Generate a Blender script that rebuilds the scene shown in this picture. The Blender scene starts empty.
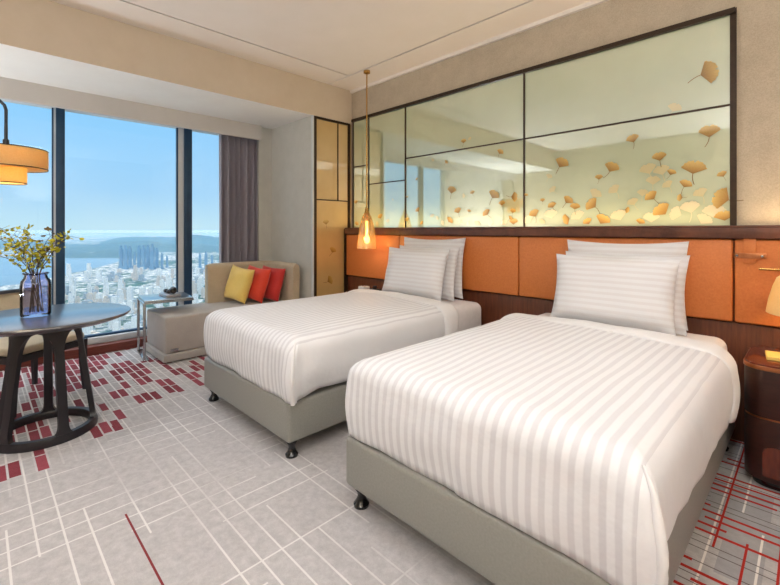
import bpy, bmesh, math, random
from mathutils import Vector, Matrix, noise
C = bpy.context.scene.collection
PI = math.pi
R = math.radians
random.seed(7)

# ------------------------------------------------------------------ camera numbers (photo is 780x585)
FOC = 419.0
TH = R(45.35)
SN, CS = math.sin(TH), math.cos(TH)
CAMZ = 1.25
HOR = 230.0

def on_y(px, py, Y):
    l = (px - 390) / FOC
    d = Y / (CS + SN * l)
    return Vector((-SN * d + CS * l * d, Y, CAMZ - (py - HOR) * d / FOC))

def on_x(px, py, X):
    l = (px - 390) / FOC
    d = X / (-SN + CS * l)
    return Vector((X, CS * d + SN * l * d, CAMZ - (py - HOR) * d / FOC))

def from_view(d, lat, z):
    return Vector((-SN * d + CS * lat, CS * d + SN * lat, z))

# ------------------------------------------------------------------ colour / materials
def lin(c):
    return tuple((v / 255 / 12.92) if v / 255 <= 0.04045 else ((v / 255 + 0.055) / 1.055) ** 2.4 for v in c) + (1.0,)

class E:
    """tiny expression wrapper over math nodes"""
    nt = None
    def __init__(s, sock): s.s = sock
    @staticmethod
    def m(op, *a):
        n = E.nt.nodes.new('ShaderNodeMath'); n.operation = op
        for i, v in enumerate(a):
            if isinstance(v, E): E.nt.links.new(v.s, n.inputs[i])
            else: n.inputs[i].default_value = v
        return E(n.outputs[0])
    def __add__(s, o): return E.m('ADD', s, o)
    def __radd__(s, o): return E.m('ADD', o, s)
    def __sub__(s, o): return E.m('SUBTRACT', s, o)
    def __rsub__(s, o): return E.m('SUBTRACT', o, s)
    def __mul__(s, o): return E.m('MULTIPLY', s, o)
    def __rmul__(s, o): return E.m('MULTIPLY', o, s)
    def __truediv__(s, o): return E.m('DIVIDE', s, o)
    def lt(s, o): return E.m('LESS_THAN', s, o)
    def gt(s, o): return E.m('GREATER_THAN', s, o)
    def floor(s): return E.m('FLOOR', s)
    def fract(s): return E.m('FRACT', s)
    def abs(s): return E.m('ABSOLUTE', s)
    def mx(s, o): return E.m('MAXIMUM', s, o)
    def mn(s, o): return E.m('MINIMUM', s, o)
    def clamp(s):
        r = E.m('ADD', s, 0.0); r.s.node.use_clamp = True; return r

def vec(nt, a, b, c=0.0):
    n = nt.nodes.new('ShaderNodeCombineXYZ')
    for i, v in enumerate((a, b, c)):
        if isinstance(v, E): nt.links.new(v.s, n.inputs[i])
        else: n.inputs[i].default_value = v
    return n.outputs[0]

def wn(nt, a, b, c=0.0):
    n = nt.nodes.new('ShaderNodeTexWhiteNoise'); n.noise_dimensions = '3D'
    nt.links.new(vec(nt, a, b, c), n.inputs['Vector'])
    return E(n.outputs['Value'])

def tnoise(nt, v, scale, detail=3, rough=0.55):
    n = nt.nodes.new('ShaderNodeTexNoise'); n.inputs['Scale'].default_value = scale
    n.inputs['Detail'].default_value = detail; n.inputs['Roughness'].default_value = rough
    if v is not None: nt.links.new(v, n.inputs['Vector'])
    return E(n.outputs['Fac'])

def mixc(nt, f, a, b):
    n = nt.nodes.new('ShaderNodeMix'); n.data_type = 'RGBA'
    if isinstance(f, E): nt.links.new(f.s, n.inputs[0])
    else: n.inputs[0].default_value = f
    for i, v in ((6, a), (7, b)):
        if isinstance(v, tuple): n.inputs[i].default_value = v
        else: nt.links.new(v, n.inputs[i])
    return n.outputs[2]

def ramp(nt, f, stops):
    n = nt.nodes.new('ShaderNodeValToRGB')
    el = n.color_ramp.elements
    while len(el) < len(stops): el.new(0.5)
    for e, (p, c) in zip(el, stops): e.position = p; e.color = c
    nt.links.new(f.s if isinstance(f, E) else f, n.inputs[0])
    return n.outputs[0]

def newmat(name, rgb=(200, 200, 200), rough=0.5, metal=0.0, spec=0.5, coat=0.0, sheen=0.0, coat_rough=0.1):
    m = bpy.data.materials.new(name); m.use_nodes = True
    nt = m.node_tree; E.nt = nt
    b = nt.nodes['Principled BSDF']
    b.inputs['Base Color'].default_value = lin(rgb)
    b.inputs['Roughness'].default_value = rough
    b.inputs['Metallic'].default_value = metal
    b.inputs['Specular IOR Level'].default_value = spec
    b.inputs['Coat Weight'].default_value = coat
    b.inputs['Coat Roughness'].default_value = coat_rough
    b.inputs['Sheen Weight'].default_value = sheen
    return m, nt, b

def coords(nt, kind='Object'):
    if kind == 'Position':
        return nt.nodes.new('ShaderNodeNewGeometry').outputs['Position']
    return nt.nodes.new('ShaderNodeTexCoord').outputs[kind]

def sep(nt, v):
    n = nt.nodes.new('ShaderNodeSeparateXYZ'); nt.links.new(v, n.inputs[0])
    return E(n.outputs[0]), E(n.outputs[1]), E(n.outputs[2])

def bump(nt, b, h, strength=0.2, dist=0.002):
    n = nt.nodes.new('ShaderNodeBump'); n.inputs['Strength'].default_value = strength; n.inputs['Distance'].default_value = dist
    nt.links.new(h.s, n.inputs['Height']); nt.links.new(n.outputs[0], b.inputs['Normal'])

def grain(name, rgb, rgb2, rough=0.5, scale=40, stretch=(1, 1, 1), bumps=0.15, detail=4, **k):
    """two-tone mottled surface (fabric, plaster, leather, wood by stretch)"""
    m, nt, b = newmat(name, rgb, rough, **k)
    mp = nt.nodes.new('ShaderNodeMapping'); mp.inputs['Scale'].default_value = stretch
    nt.links.new(coords(nt), mp.inputs['Vector'])
    f = tnoise(nt, mp.outputs[0], scale, detail, 0.65)
    nt.links.new(ramp(nt, f, [(0.3, lin(rgb)), (0.7, lin(rgb2))]), b.inputs['Base Color'])
    if bumps: bump(nt, b, f, bumps)
    return m

def weave(name, rgb, rgb2, rough=0.9, p=0.004, sheen=0.2, bumps=0.25):
    m, nt, b = newmat(name, rgb, rough, sheen=sheen)
    co = coords(nt)
    x, y, z = sep(nt, co)
    f = tnoise(nt, co, 160, 2); g = tnoise(nt, co, 9, 3)
    t = (f * 0.6 + g * 0.4)
    nt.links.new(ramp(nt, t, [(0.35, lin(rgb)), (0.65, lin(rgb2))]), b.inputs['Base Color'])
    bump(nt, b, f, bumps)
    return m

M = {}
M['ceiling'] = grain('ceiling_paint', (238, 232, 226), (234, 228, 221), 0.9, 3, bumps=0)
M['beam'] = grain('fascia_paint', (208, 196, 178), (203, 190, 171), 0.9, 5, bumps=0)
M['soffit'] = grain('soffit_paint', (238, 237, 233), (233, 232, 228), 0.9, 3, bumps=0)
M['pelmet'] = grain('pelmet_paint', (205, 203, 200), (199, 197, 194), 0.85, 3, bumps=0)
M['groove'] = grain('groove_shadow_gap', (120, 112, 104), (110, 102, 95), 0.9, 8, bumps=0)
M['wallpaper'] = weave('grasscloth_wallpaper', (196, 184, 164), (176, 164, 145), 0.95)
M['wall_grey'] = weave('pale_grey_wallpaper', (206, 205, 198), (194, 193, 186), 0.95)
M['dark_frame'] = grain('bronze_frame', (62, 48, 36), (50, 38, 29), 0.35, 30, bumps=0, metal=0.4)
M['walnut'] = grain('walnut', (112, 66, 46), (74, 40, 28), 0.4, 9, (1.2, 6, 0.6), 0.05, 6)
M['walnut_v'] = grain('walnut_upright_grain', (120, 68, 44), (78, 40, 26), 0.38, 10, (7, 7, 0.5), 0.05, 6)
M['redwood'] = grain('reddish_timber', (128, 62, 46), (92, 40, 30), 0.5, 12, (8, 0.6, 8), 0.1, 5)
M['mahogany'] = grain('mahogany', (58, 27, 20), (40, 17, 13), 0.38, 12, (1, 1, 5), 0.03, 5, coat=0.15)
M['mahogany_red'] = grain('mahogany_red', (108, 48, 32), (80, 32, 22), 0.2, 12, (5, 1, 1), 0.03, 5, coat=0.6)
M['leather'] = grain('tan_leather', (218, 132, 70), (206, 118, 58), 0.42, 90, (1, 1, 1), 0.08, 4)
M['grey_leather'] = grain('grey_leather', (145, 144, 138), (134, 133, 127), 0.38, 110, (1, 1, 1), 0.12, 4)
M['mattress'] = grain('white_sheet', (230, 228, 228), (222, 220, 220), 0.85, 30, bumps=0.05, sheen=0.2)
M['satin_plain'] = grain('white_satin', (230, 229, 230), (224, 223, 224), 0.6, 14, bumps=0.06, sheen=0.2)
M['chaise'] = weave('chaise_fabric', (178, 172, 166), (162, 156, 150), 0.9)
M['chaise_back'] = weave('chaise_back_fabric', (196, 180, 156), (180, 164, 140), 0.9)
M['yellow'] = weave('yellow_silk', (240, 206, 110), (228, 192, 92), 0.6, sheen=0.4)
M['orange'] = weave('orange_red_silk', (232, 66, 30), (214, 52, 24), 0.6, sheen=0.4)
M['red'] = weave('red_silk', (206, 38, 26), (186, 28, 20), 0.6, sheen=0.4)
M['dark_wood'] = grain('ebonised_wood', (34, 31, 36), (26, 23, 28), 0.4, 12, (6, 1, 1), 0.03, 5, coat=0.08)
M['table_top'] = grain('ebonised_table_top', (58, 54, 62), (44, 41, 48), 0.32, 12, (8, 1, 1), 0.03, 5, coat=1.0, coat_rough=0.2)
M['table_top'].node_tree.nodes['Principled BSDF'].inputs['Coat IOR'].default_value = 1.9
M['chair_fabric'] = weave('chair_fabric', (206, 194, 170), (190, 178, 154), 0.9)
M['black_gloss'] = grain('black_lacquer', (16, 16, 18), (12, 12, 14), 0.15, 5, bumps=0, coat=0.5)
M['steel'] = grain('brushed_steel', (190, 190, 190), (175, 175, 176), 0.22, 40, (1, 1, 10), 0.0, metal=1.0)
M['dark_steel'] = grain('dark_steel', (70, 74, 80), (60, 64, 70), 0.3, 40, bumps=0, metal=0.9)
M['brass'] = grain('brass', (206, 164, 96), (190, 148, 82), 0.25, 30, bumps=0, metal=1.0)
M['copper'] = grain('copper_band', (196, 132, 92), (180, 116, 78), 0.3, 30, bumps=0, metal=1.0)
M['mullion'] = grain('blue_grey_aluminium', (44, 76, 106), (36, 64, 92), 0.4, 6, bumps=0, metal=0.3)
M['light_alu'] = grain('pale_aluminium', (214, 220, 224), (204, 210, 214), 0.4, 6, bumps=0)
M['stone'] = grain('dark_stone', (48, 42, 42), (30, 26, 27), 0.4, 60, bumps=0.3)
M['tray'] = grain('silver_tray', (176, 176, 180), (164, 164, 168), 0.35, 10, bumps=0, metal=0.6)
M['paper'] = grain('yellow_paper', (236, 204, 110), (226, 190, 96), 0.7, 20, bumps=0)
M['white_plastic'] = grain('white_plastic', (236, 236, 238), (228, 228, 230), 0.4, 10, bumps=0)
M['white_paint'] = grain('white_ceramic', (230, 224, 214), (222, 216, 206), 0.4, 10, bumps=0)
M['stem'] = grain('branch_bark', (92, 74, 44), (70, 56, 34), 0.8, 60)
M['leaf'] = grain('yellow_green_leaf', (206, 192, 40), (150, 156, 34), 0.6, 25, bumps=0)
M['leaf_brown'] = grain('dry_brown_leaf', (134, 108, 48), (104, 84, 40), 0.7, 25, bumps=0)

# curtain
m, nt, b = newmat('grey_curtain', (112, 108, 120), 0.7, sheen=0.3); f = tnoise(nt, coords(nt), 220, 2)
nt.links.new(ramp(nt, f, [(0.3, lin((172, 167, 178))), (0.7, lin((148, 143, 156)))]), b.inputs['Base Color']); bump(nt, b, f, 0.2); M['curtain'] = m

# striped satin: stripes run along object Y (or, for pillows, along X), 5 cm repeat
def stripes(name, axis, period, lim=None, dark=(208, 207, 211)):
    m, nt, b = newmat(name, (240, 238, 238), 0.6, sheen=0.25)
    co = coords(nt); xyz = sep(nt, co)
    u = xyz[axis]
    w = tnoise(nt, co, 5, 2)
    f = (u / period + w * 0.15).fract()
    on = (f - 0.5).abs()
    on = ((on - 0.21) * 9.0).clamp()
    if lim: on = on * u.abs().lt(lim)
    nt.links.new(mixc(nt, on, lin((227, 227, 230)), lin(dark)), b.inputs['Base Color'])
    ro = 0.45 + on * 0.35
    nt.links.new(ro.s, b.inputs['Roughness'])
    h = tnoise(nt, co, 7, 4) + on * 0.03
    bump(nt, b, h, 0.35, 0.02)
    return m
M['duvet'] = stripes('striped_satin_duvet', 0, 0.042, 0.585)
M['pillow'] = stripes('striped_satin_pillow', 2, 0.036, None, (220, 218, 220))

# decorative glass
def glassy(name, rgb, rgb2, refl, scale=3):
    m, nt, b = newmat(name, rgb, 0.35)
    f = tnoise(nt, coords(nt), scale, 3)
    nt.links.new(ramp(nt, f, [(0.3, lin(rgb)), (0.7, lin(rgb2))]), b.inputs['Base Color'])
    g = nt.nodes.new('ShaderNodeBsdfGlossy'); g.inputs['Roughness'].default_value = 0.02
    g.inputs['Color'].default_value = (0.95, 1, 0.97, 1)
    mx = nt.nodes.new('ShaderNodeMixShader'); mx.inputs[0].default_value = refl
    nt.links.new(b.outputs[0], mx.inputs[1]); nt.links.new(g.outputs[0], mx.inputs[2])
    nt.links.new(mx.outputs[0], nt.nodes['Material Output'].inputs[0])
    return m
M['panel_glass'] = glassy('pale_green_glass', (190, 206, 170), (184, 200, 164), 0.45)
M['wing_glass'] = glassy('amber_glass', (206, 176, 120), (196, 166, 110), 0.10)
M['ginkgo_gold'] = glassy('ginkgo_gold_print', (204, 164, 76), (150, 108, 44), 0.12, 40)
M['ginkgo_pale'] = glassy('ginkgo_pale_print', (206, 196, 146), (196, 184, 130), 0.35, 40)
M['ginkgo_white'] = glassy('ginkgo_white_print', (222, 214, 178), (212, 202, 162), 0.35, 40)
nt = M['ginkgo_gold'].node_tree; E.nt = nt
gx, gy, gz = sep(nt, coords(nt)); ang = E.m('ARCTAN2', gx, gz + 0.5)
stv = tnoise(nt, vec(nt, ang * 9.0, gz * 0.8), 3.0, 2)
nt.links.new(ramp(nt, (gz + 0.5) * 0.75 + stv * 0.35, [(0.05, lin((108, 78, 28))), (0.45, lin((166, 128, 54))), (0.95, lin((206, 176, 98)))]), nt.nodes['Principled BSDF'].inputs['Base Color'])
M['dark_glass'] = glassy('smoked_glass_top', (104, 112, 122), (96, 104, 114), 0.45)

def clear(name, tint, refl=0.08, rough=0.0, ior=None):
    m = bpy.data.materials.new(name); m.use_nodes = True; nt = m.node_tree; E.nt = nt
    nt.nodes.remove(nt.nodes['Principled BSDF'])
    t = nt.nodes.new('ShaderNodeBsdfTransparent'); t.inputs[0].default_value = tint
    g = nt.nodes.new('ShaderNodeBsdfGlossy'); g.inputs['Roughness'].default_value = rough
    lw = nt.nodes.new('ShaderNodeLayerWeight'); lw.inputs[0].default_value = 0.18
    f = E(lw.outputs['Fresnel']) * (1.0 - refl) + refl if ior else E.m('ADD', refl, 0.0)
    mx = nt.nodes.new('ShaderNodeMixShader'); nt.links.new(f.s, mx.inputs[0])
    nt.links.new(t.outputs[0], mx.inputs[1]); nt.links.new(g.outputs[0], mx.inputs[2])
    nt.links.new(mx.outputs[0], nt.nodes['Material Output'].inputs[0])
    return m
M['pane'] = clear('window_glass', (0.97, 0.985, 0.99, 1), 0.03)
M['vase_glass'] = clear('violet_blue_glass', (0.85, 0.86, 0.98, 1), 0.05, 0.02, True)
M['amber_clear'] = clear('amber_clear_glass', (0.92, 0.82, 0.62, 1), 0.12, 0.05)
nt = M['amber_clear'].node_tree; df = nt.nodes.new('ShaderNodeBsdfTranslucent'); df.inputs[0].default_value = lin((236, 206, 160))
mx = nt.nodes.new('ShaderNodeMixShader'); mx.inputs[0].default_value = 0.10; om = nt.nodes['Material Output']
nt.links.new(om.inputs[0].links[0].from_socket, mx.inputs[1]); nt.links.new(df.outputs[0], mx.inputs[2]); nt.links.new(mx.outputs[0], om.inputs[0])

def glow(name, rgb, strength, base=(230, 220, 200)):
    m, nt, b = newmat(name, base, 0.6)
    b.inputs['Emission Color'].default_value = lin(rgb); b.inputs['Emission Strength'].default_value = strength
    return m
M['led'] = glow('warm_led', (255, 190, 110), 1.5)
M['bulb'] = glow('warm_bulb', (255, 196, 112), 8.0)
M['downlight_lens'] = glow('downlight_lens', (246, 248, 255), 2.6)  # glow of the ceiling panels added as fill

def shade_mat(name, rgb, rgb2, em):
    m, nt, b = newmat(name, rgb, 0.8)
    f = tnoise(nt, coords(nt), 120, 2)
    nt.links.new(ramp(nt, f, [(0.35, lin(rgb)), (0.65, lin(rgb2))]), b.inputs['Base Color'])
    tr = nt.nodes.new('ShaderNodeBsdfTranslucent'); tr.inputs[0].default_value = lin(rgb)
    mx = nt.nodes.new('ShaderNodeMixShader'); mx.inputs[0].default_value = 0.55
    nt.links.new(b.outputs[0], mx.inputs[1]); nt.links.new(tr.outputs[0], mx.inputs[2])
    nt.links.new(mx.outputs[0], nt.nodes['Material Output'].inputs[0])
    return m
M['shade_yellow'] = shade_mat('linen_shade', (240, 214, 158), (230, 200, 142), 0)
M['shade_cream'] = shade_mat('cream_shade', (244, 226, 180), (238, 216, 168), 0)

# carpet
def carpet():
    m, nt, b = newmat('patterned_carpet', (186, 180, 176), 0.95, spec=0.1, sheen=0.1)
    X, Y, Z = sep(nt, coords(nt, 'Position'))
    P = coords(nt, 'Position')
    mott = tnoise(nt, P, 26, 4, 0.7); big = tnoise(nt, P, 1.1, 2); fine = tnoise(nt, P, 320, 2)
    base = ramp(nt, mott * 0.7 + fine * 0.3, [(0.3, lin((158, 154, 154))), (0.7, lin((190, 186, 186)))])
    def lines(a, bq, p, wid, seg, thr, sd):
        i = (a / p).floor(); f = (a / p).fract()
        k = (bq / seg + wn(nt, i, sd) * 9.0).floor()
        return f.lt(wid) * wn(nt, i, k, sd + 3.0).gt(thr)
    # white broken lines, dense in front of the table and thinning towards the beds
    dens = ((big - 0.36) * 6.0).clamp() * ((1.75 - Y) * 1.6).clamp()
    l1 = lines(Y, X, 0.085, 0.09, 0.8, 0.45, 1.0)
    l2 = lines(X, Y, 0.105, 0.075, 0.55, 0.5, 2.0)
    wl = l1.mx(l2) * (dens * 0.8 + 0.12)
    col = mixc(nt, wl * 0.7, base, lin((226, 223, 220)))
    # burgundy bricks by the window
    row = (Y / 0.055).floor(); fy = (Y / 0.055).fract()
    xx = X / 0.20 + wn(nt, row, 5.0) * 0.35
    cx = xx.floor(); fx = xx.fract()
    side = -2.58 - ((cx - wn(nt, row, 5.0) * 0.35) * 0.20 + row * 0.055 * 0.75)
    clus = wn(nt, (X / 0.45).floor(), (Y / 0.31).floor(), 9.0)
    prob = (side * 1.4).clamp() * 0.62 * (clus * 1.3 + 0.25)
    patch = (side * 3.0 + 0.6).clamp()
    inside = fy.gt(0.17) * fx.gt(0.06)
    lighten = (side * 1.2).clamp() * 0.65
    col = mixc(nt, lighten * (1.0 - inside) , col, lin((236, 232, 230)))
    red = inside * wn(nt, row, cx, 7.0).lt(prob) * side.gt(0.0)
    burg = ramp(nt, mott * 0.5 + wn(nt, row, cx, 8.0) * 0.5, [(0.2, lin((112, 34, 46))), (0.8, lin((150, 66, 78)))])
    col = mixc(nt, red, col, burg)
    # red plaid to the right of the near bed
    rz = ((X + 0.62) * 4.0).clamp() 
    blk = wn(nt, (X / 0.13).floor(), (Y / 0.24).floor(), 21.0).gt(0.62)
    col = mixc(nt, blk * rz * 0.55, col, lin((136, 136, 140)))
    w3 = lines(X, Y, 0.075, 0.10, 0.5, 0.5, 31.0)
    col = mixc(nt, w3 * rz * 0.8, col, lin((234, 228, 222)))
    k1 = lines(Y, X, 0.043, 0.12, 0.6, 0.35, 24.0)
    col = mixc(nt, k1 * rz * 0.8, col, lin((70, 50, 50)))
    r1 = lines(Y, X, 0.055, 0.30, 0.5, 0.52, 22.0)
    r2 = lines(X, Y, 0.095, 0.085, 0.7, 0.25, 23.0)
    col = mixc(nt, r1.mx(r2) * rz, col, lin((166, 34, 24)))
    # two stray burgundy threads in the open carpet
    t = (Y - 0.468).abs().lt(0.004) * (X + 1.76).abs().lt(0.37)
    col = mixc(nt, t, col, lin((120, 40, 44)))
    nt.links.new(col, b.inputs['Base Color'])
    bump(nt, b, mott * 0.5 + fine, 0.35, 0.006)
    return m
M['carpet'] = carpet()

# outdoors
def city_ground():
    m, nt, b = newmat('city_ground', (150, 160, 140), 0.9, spec=0.1)
    P = coords(nt, 'Position')
    a = tnoise(nt, P, 0.0016, 4); c = tnoise(nt, P, 0.011, 4, 0.7); d = tnoise(nt, P, 0.035, 3, 0.7)
    green = ramp(nt, d, [(0.3, lin((32, 62, 52))), (0.7, lin((74, 100, 72)))])
    town = ramp(nt, d, [(0.38, lin((70, 84, 88))), (0.5, lin((156, 160, 160))), (0.62, lin((228, 226, 218)))])
    f = ((a * 0.55 + c * 0.55 - 0.5) * 9.0).clamp()
    nt.links.new(mixc(nt, f, green, town), b.inputs['Base Color'])
    return m
M['city'] = city_ground()
M['hill'] = grain('wooded_hill', (46, 70, 66), (66, 90, 76), 0.95, 0.004, bumps=0)
M['water'] = grain('bay_water', (104, 132, 148), (96, 124, 140), 0.6, 0.002, bumps=0, spec=0.12)
M['tower_blue'] = grain('blue_grey_tower', (92, 122, 144), (108, 136, 156), 0.7, 0.03, bumps=0)
def facade(name, rgb, rgb2):
    m, nt, b = newmat(name, rgb, 0.8)
    x, y, z = sep(nt, coords(nt))
    f = (z / 3.4).fract().lt(0.42) * ((x + y) / 5.0).fract().gt(0.25)
    nt.links.new(mixc(nt, f, lin(rgb), lin(rgb2)), b.inputs['Base Color'])
    return m
M['facade_white'] = facade('white_facade', (222, 222, 216), (130, 142, 150))
M['facade_cream'] = facade('cream_facade', (204, 192, 176), (122, 126, 126))
M['facade_grey'] = facade('grey_facade', (160, 168, 172), (96, 112, 122))
hz = bpy.data.materials.new('haze'); hz.use_nodes = True
hz.node_tree.nodes.remove(hz.node_tree.nodes['Principled BSDF'])
vs = hz.node_tree.nodes.new('ShaderNodeVolumeScatter')
vs.inputs['Color'].default_value = (0.085, 0.215, 0.37, 1); vs.inputs['Density'].default_value = 1 / 6500; vs.inputs['Anisotropy'].default_value = 0.0
hz.node_tree.links.new(vs.outputs[0], hz.node_tree.nodes['Material Output'].inputs['Volume'])
M['haze'] = hz

# ------------------------------------------------------------------ geometry helpers
def bx(bm, x0, x1, y0, y1, z0, z1, bev=0.0, seg=3):
    r = bmesh.ops.create_cube(bm, size=1)
    vs = r['verts']
    for v in vs:
        v.co = Vector(((x0 + x1) / 2 + v.co.x * (x1 - x0), (y0 + y1) / 2 + v.co.y * (y1 - y0), (z0 + z1) / 2 + v.co.z * (z1 - z0)))
    if bev:
        es = list({e for v in vs for e in v.link_edges})
        bmesh.ops.bevel(bm, geom=es, offset=bev, segments=seg, profile=0.5, affect='EDGES')

def tube(bm, pts, rad, n=10, caps=True):
    pts = [Vector(p) for p in pts]
    if not isinstance(rad, (list, tuple)): rad = [rad] * len(pts)
    rings = []
    up = Vector((0, 0, 1))
    for i, p in enumerate(pts):
        t = (pts[min(i + 1, len(pts) - 1)] - pts[max(i - 1, 0)]).normalized()
        a = t.cross(up)
        if a.length < 0.05: a = t.cross(Vector((1, 0, 0)))
        a.normalize(); b2 = t.cross(a).normalized()
        if rings and a.dot(pa) < 0: a, b2 = -a, -b2
        pa = a
        rings.append([bm.verts.new(p + (a * math.cos(2 * PI * k / n) + b2 * math.sin(2 * PI * k / n)) * rad[i]) for k in range(n)])
    for q, s in zip(rings, rings[1:]):
        for k in range(n): bm.faces.new((q[k], q[(k + 1) % n], s[(k + 1) % n], s[k]))
    if caps:
        bm.faces.new(rings[0][::-1]); bm.faces.new(rings[-1])

def lathe(bm, prof, n=40, loc=(0, 0, 0)):
    rings = []
    for r, z in prof:
        if r < 1e-5: rings.append([bm.verts.new((loc[0], loc[1], loc[2] + z))])
        else: rings.append([bm.verts.new((loc[0] + r * math.cos(2 * PI * k / n), loc[1] + r * math.sin(2 * PI * k / n), loc[2] + z)) for k in range(n)])
    for q, s in zip(rings, rings[1:]):
        for k in range(n):
            j = (k + 1) % n
            if len(q) == 1 and len(s) == 1: continue
            if len(q) == 1: bm.faces.new((q[0], s[j], s[k]))
            elif len(s) == 1: bm.faces.new((q[k], q[j], s[0]))
            else: bm.faces.new((q[k], q[j], s[j], s[k]))

def prism(bm, poly, z0, z1, bev=0.0):
    lo = [bm.verts.new((x, y, z0)) for x, y in poly]; hi = [bm.verts.new((x, y, z1)) for x, y in poly]
    n = len(poly)
    fs = [bm.faces.new(lo[::-1]), bm.faces.new(hi)]
    for k in range(n): bm.faces.new((lo[k], lo[(k + 1) % n], hi[(k + 1) % n], hi[k]))
    if bev:
        es = [e for f in fs for e in f.edges]
        bmesh.ops.bevel(bm, geom=es, offset=bev, segments=2, profile=0.5, affect='EDGES')

def rrect(x0, x1, y0, y1, r, n=8):
    out = []
    for cx, cy, a0 in ((x1 - r, y1 - r, 0), (x0 + r, y1 - r, 90), (x0 + r, y0 + r, 180), (x1 - r, y0 + r, 270)):
        for k in range(n + 1):
            a = R(a0 + 90 * k / n); out.append((cx + r * math.cos(a), cy + r * math.sin(a)))
    return out

def obj(name, bm, mat, parent=None, loc=(0, 0, 0), rot=(0, 0, 0), smooth=True, angle=40):
    bmesh.ops.recalc_face_normals(bm, faces=bm.faces)
    me = bpy.data.meshes.new(name); bm.to_mesh(me); bm.free()
    me.materials.append(M[mat] if isinstance(mat, str) else mat)
    if smooth:
        me.polygons.foreach_set('use_smooth', [True] * len(me.polygons))
        me.set_sharp_from_angle(angle=R(angle))
    o = bpy.data.objects.new(name, me); C.objects.link(o)
    o.parent = parent; o.location = loc; o.rotation_euler = rot
    return o

def new(): return bmesh.new()

def box(name, mat, dims, parent=None, bev=0.0, **k):
    bm = new(); bx(bm, *dims, bev=bev); return obj(name, bm, mat, parent, **k)

def tag(o, label, cat, group=None):
    o['label'] = label; o['category'] = cat
    if group: o['group'] = group
    return o

def thing(name, label, cat, loc=(0, 0, 0), rz=0.0, group=None):
    o = bpy.data.objects.new(name, None); C.objects.link(o)
    o.empty_display_size = 0.1; o.location = loc; o.rotation_euler = (0, 0, rz)
    return tag(o, label, cat, group)

def struct(o): o['kind'] = 'structure'; return o

def dup(root, loc=None, rz=None, label=None, group=None):
    r = root.copy(); C.objects.link(r)
    if loc is not None: r.location = loc
    if rz is not None: r.rotation_euler = (r.rotation_euler.x, r.rotation_euler.y, rz)
    if label: r['label'] = label
    if group: r['group'] = group
    for ch in list(root.children):
        c = ch.copy(); C.objects.link(c); c.parent = r
        for g in list(ch.children):
            d = g.copy(); C.objects.link(d); d.parent = c
    return r

def mod_solid(o, t, off=1.0):
    s = o.modifiers.new('thickness', 'SOLIDIFY'); s.thickness = t; s.offset = off

# ------------------------------------------------------------------ room shell
XW, XE, YN, YS = -5.22, 1.75, 3.29, -2.40
XB, YR = -4.0, 2.72            # bulkhead / wing plane, return wall
ZC, ZS = 2.957, 2.555          # ceiling, soffit
struct(box('floor', 'carpet', (XW - 0.1, XE + 0.1, YS - 0.1, YN + 0.1, -0.12, 0)))
bm = new()                       # ceiling in three slabs with shadow grooves between
gX, gY, g = -3.62, 2.94, 0.010
bx(bm, gX + g, XE + 0.1, YS - 0.1, gY - g, ZC, ZC + 0.12)
bx(bm, XB - 0.1, gX - g, YS - 0.1, gY - g, ZC, ZC + 0.12)
bx(bm, XB - 0.1, XE + 0.1, gY + g, YN + 0.1, ZC, ZC + 0.12)
struct(obj('ceiling', bm, 'ceiling', smooth=False))
bm = new(); bx(bm, gX - g, gX + g, YS, gY, ZC + 0.012, ZC + 0.1); bx(bm, gX - g, XE, gY - g, gY + g, ZC + 0.012, ZC + 0.1)
struct(obj('trim_1', bm, 'groove', smooth=False))
struct(box('wall_north', 'wallpaper', (XB - 0.2, XE + 0.1, YN, YN + 0.15, 0, ZC)))
struct(box('wall_east', 'wallpaper', (XE, XE + 0.15, YS, YN, 0, ZC)))
struct(box('wall_south', 'wallpaper', (XW - 0.1, XE, YS - 0.15, YS, 0, ZC)))
struct(box('trim_2', 'ceiling', (XB, XE, YN - 0.03, YN, ZC - 0.03, ZC)))      # cornice strip
# bulkhead over the window
struct(box('beam', 'beam', (XB - 0.12, XB, YS, YN, ZS, ZC)))
struct(box('ceiling_soffit', 'soffit', (XW - 0.1, XB - 0.12, YS, YN, ZS, ZS + 0.12)))
bm = new(); bx(bm, XW - 0.1, XB + 0.0, YS, YN, ZS - 0.001, ZS)
struct(obj('trim_3', bm, 'soffit', smooth=False))
struct(box('trim_4', 'pelmet', (-4.90, -4.86, YS, YR - 0.18, 2.375, ZS - 0.001)))   # curtain pelmet
# return wall, pier, wing wall
struct(box('wall_return', 'wall_grey', (XW - 0.1, XB - 0.02, YR, YR + 0.1, 0, ZS)))
struct(box('wall_pier', 'wall_grey', (XW - 0.1, -4.93, YR - 0.18, YR, 0, ZS)))
struct(box('wall_wing', 'wall_grey', (XB - 0.1, XB - 0.02, YR + 0.1, YN, 0, ZS)))
struct(box('trim_5', 'light_alu', (XB - 0.02, XB + 0.005, YR - 0.006, YR + 0.012, 0, ZS)))
# west wall round the window
WY0, WY1 = -0.15, YR - 0.18
bm = new(); bx(bm, XW - 0.12, XW, YS, WY0, 0, ZS); bx(bm, XW - 0.12, XW, WY0, YR, 0, 0.05)
bx(bm, XW - 0.12, XW, WY0, YR, 2.47, ZS)
struct(obj('wall_west', bm, 'wall_grey', smooth=False))
struct(box('baseboard_west', 'redwood', (XW, -5.06, YS, WY1, 0, 0.085), bev=0.004))

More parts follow.
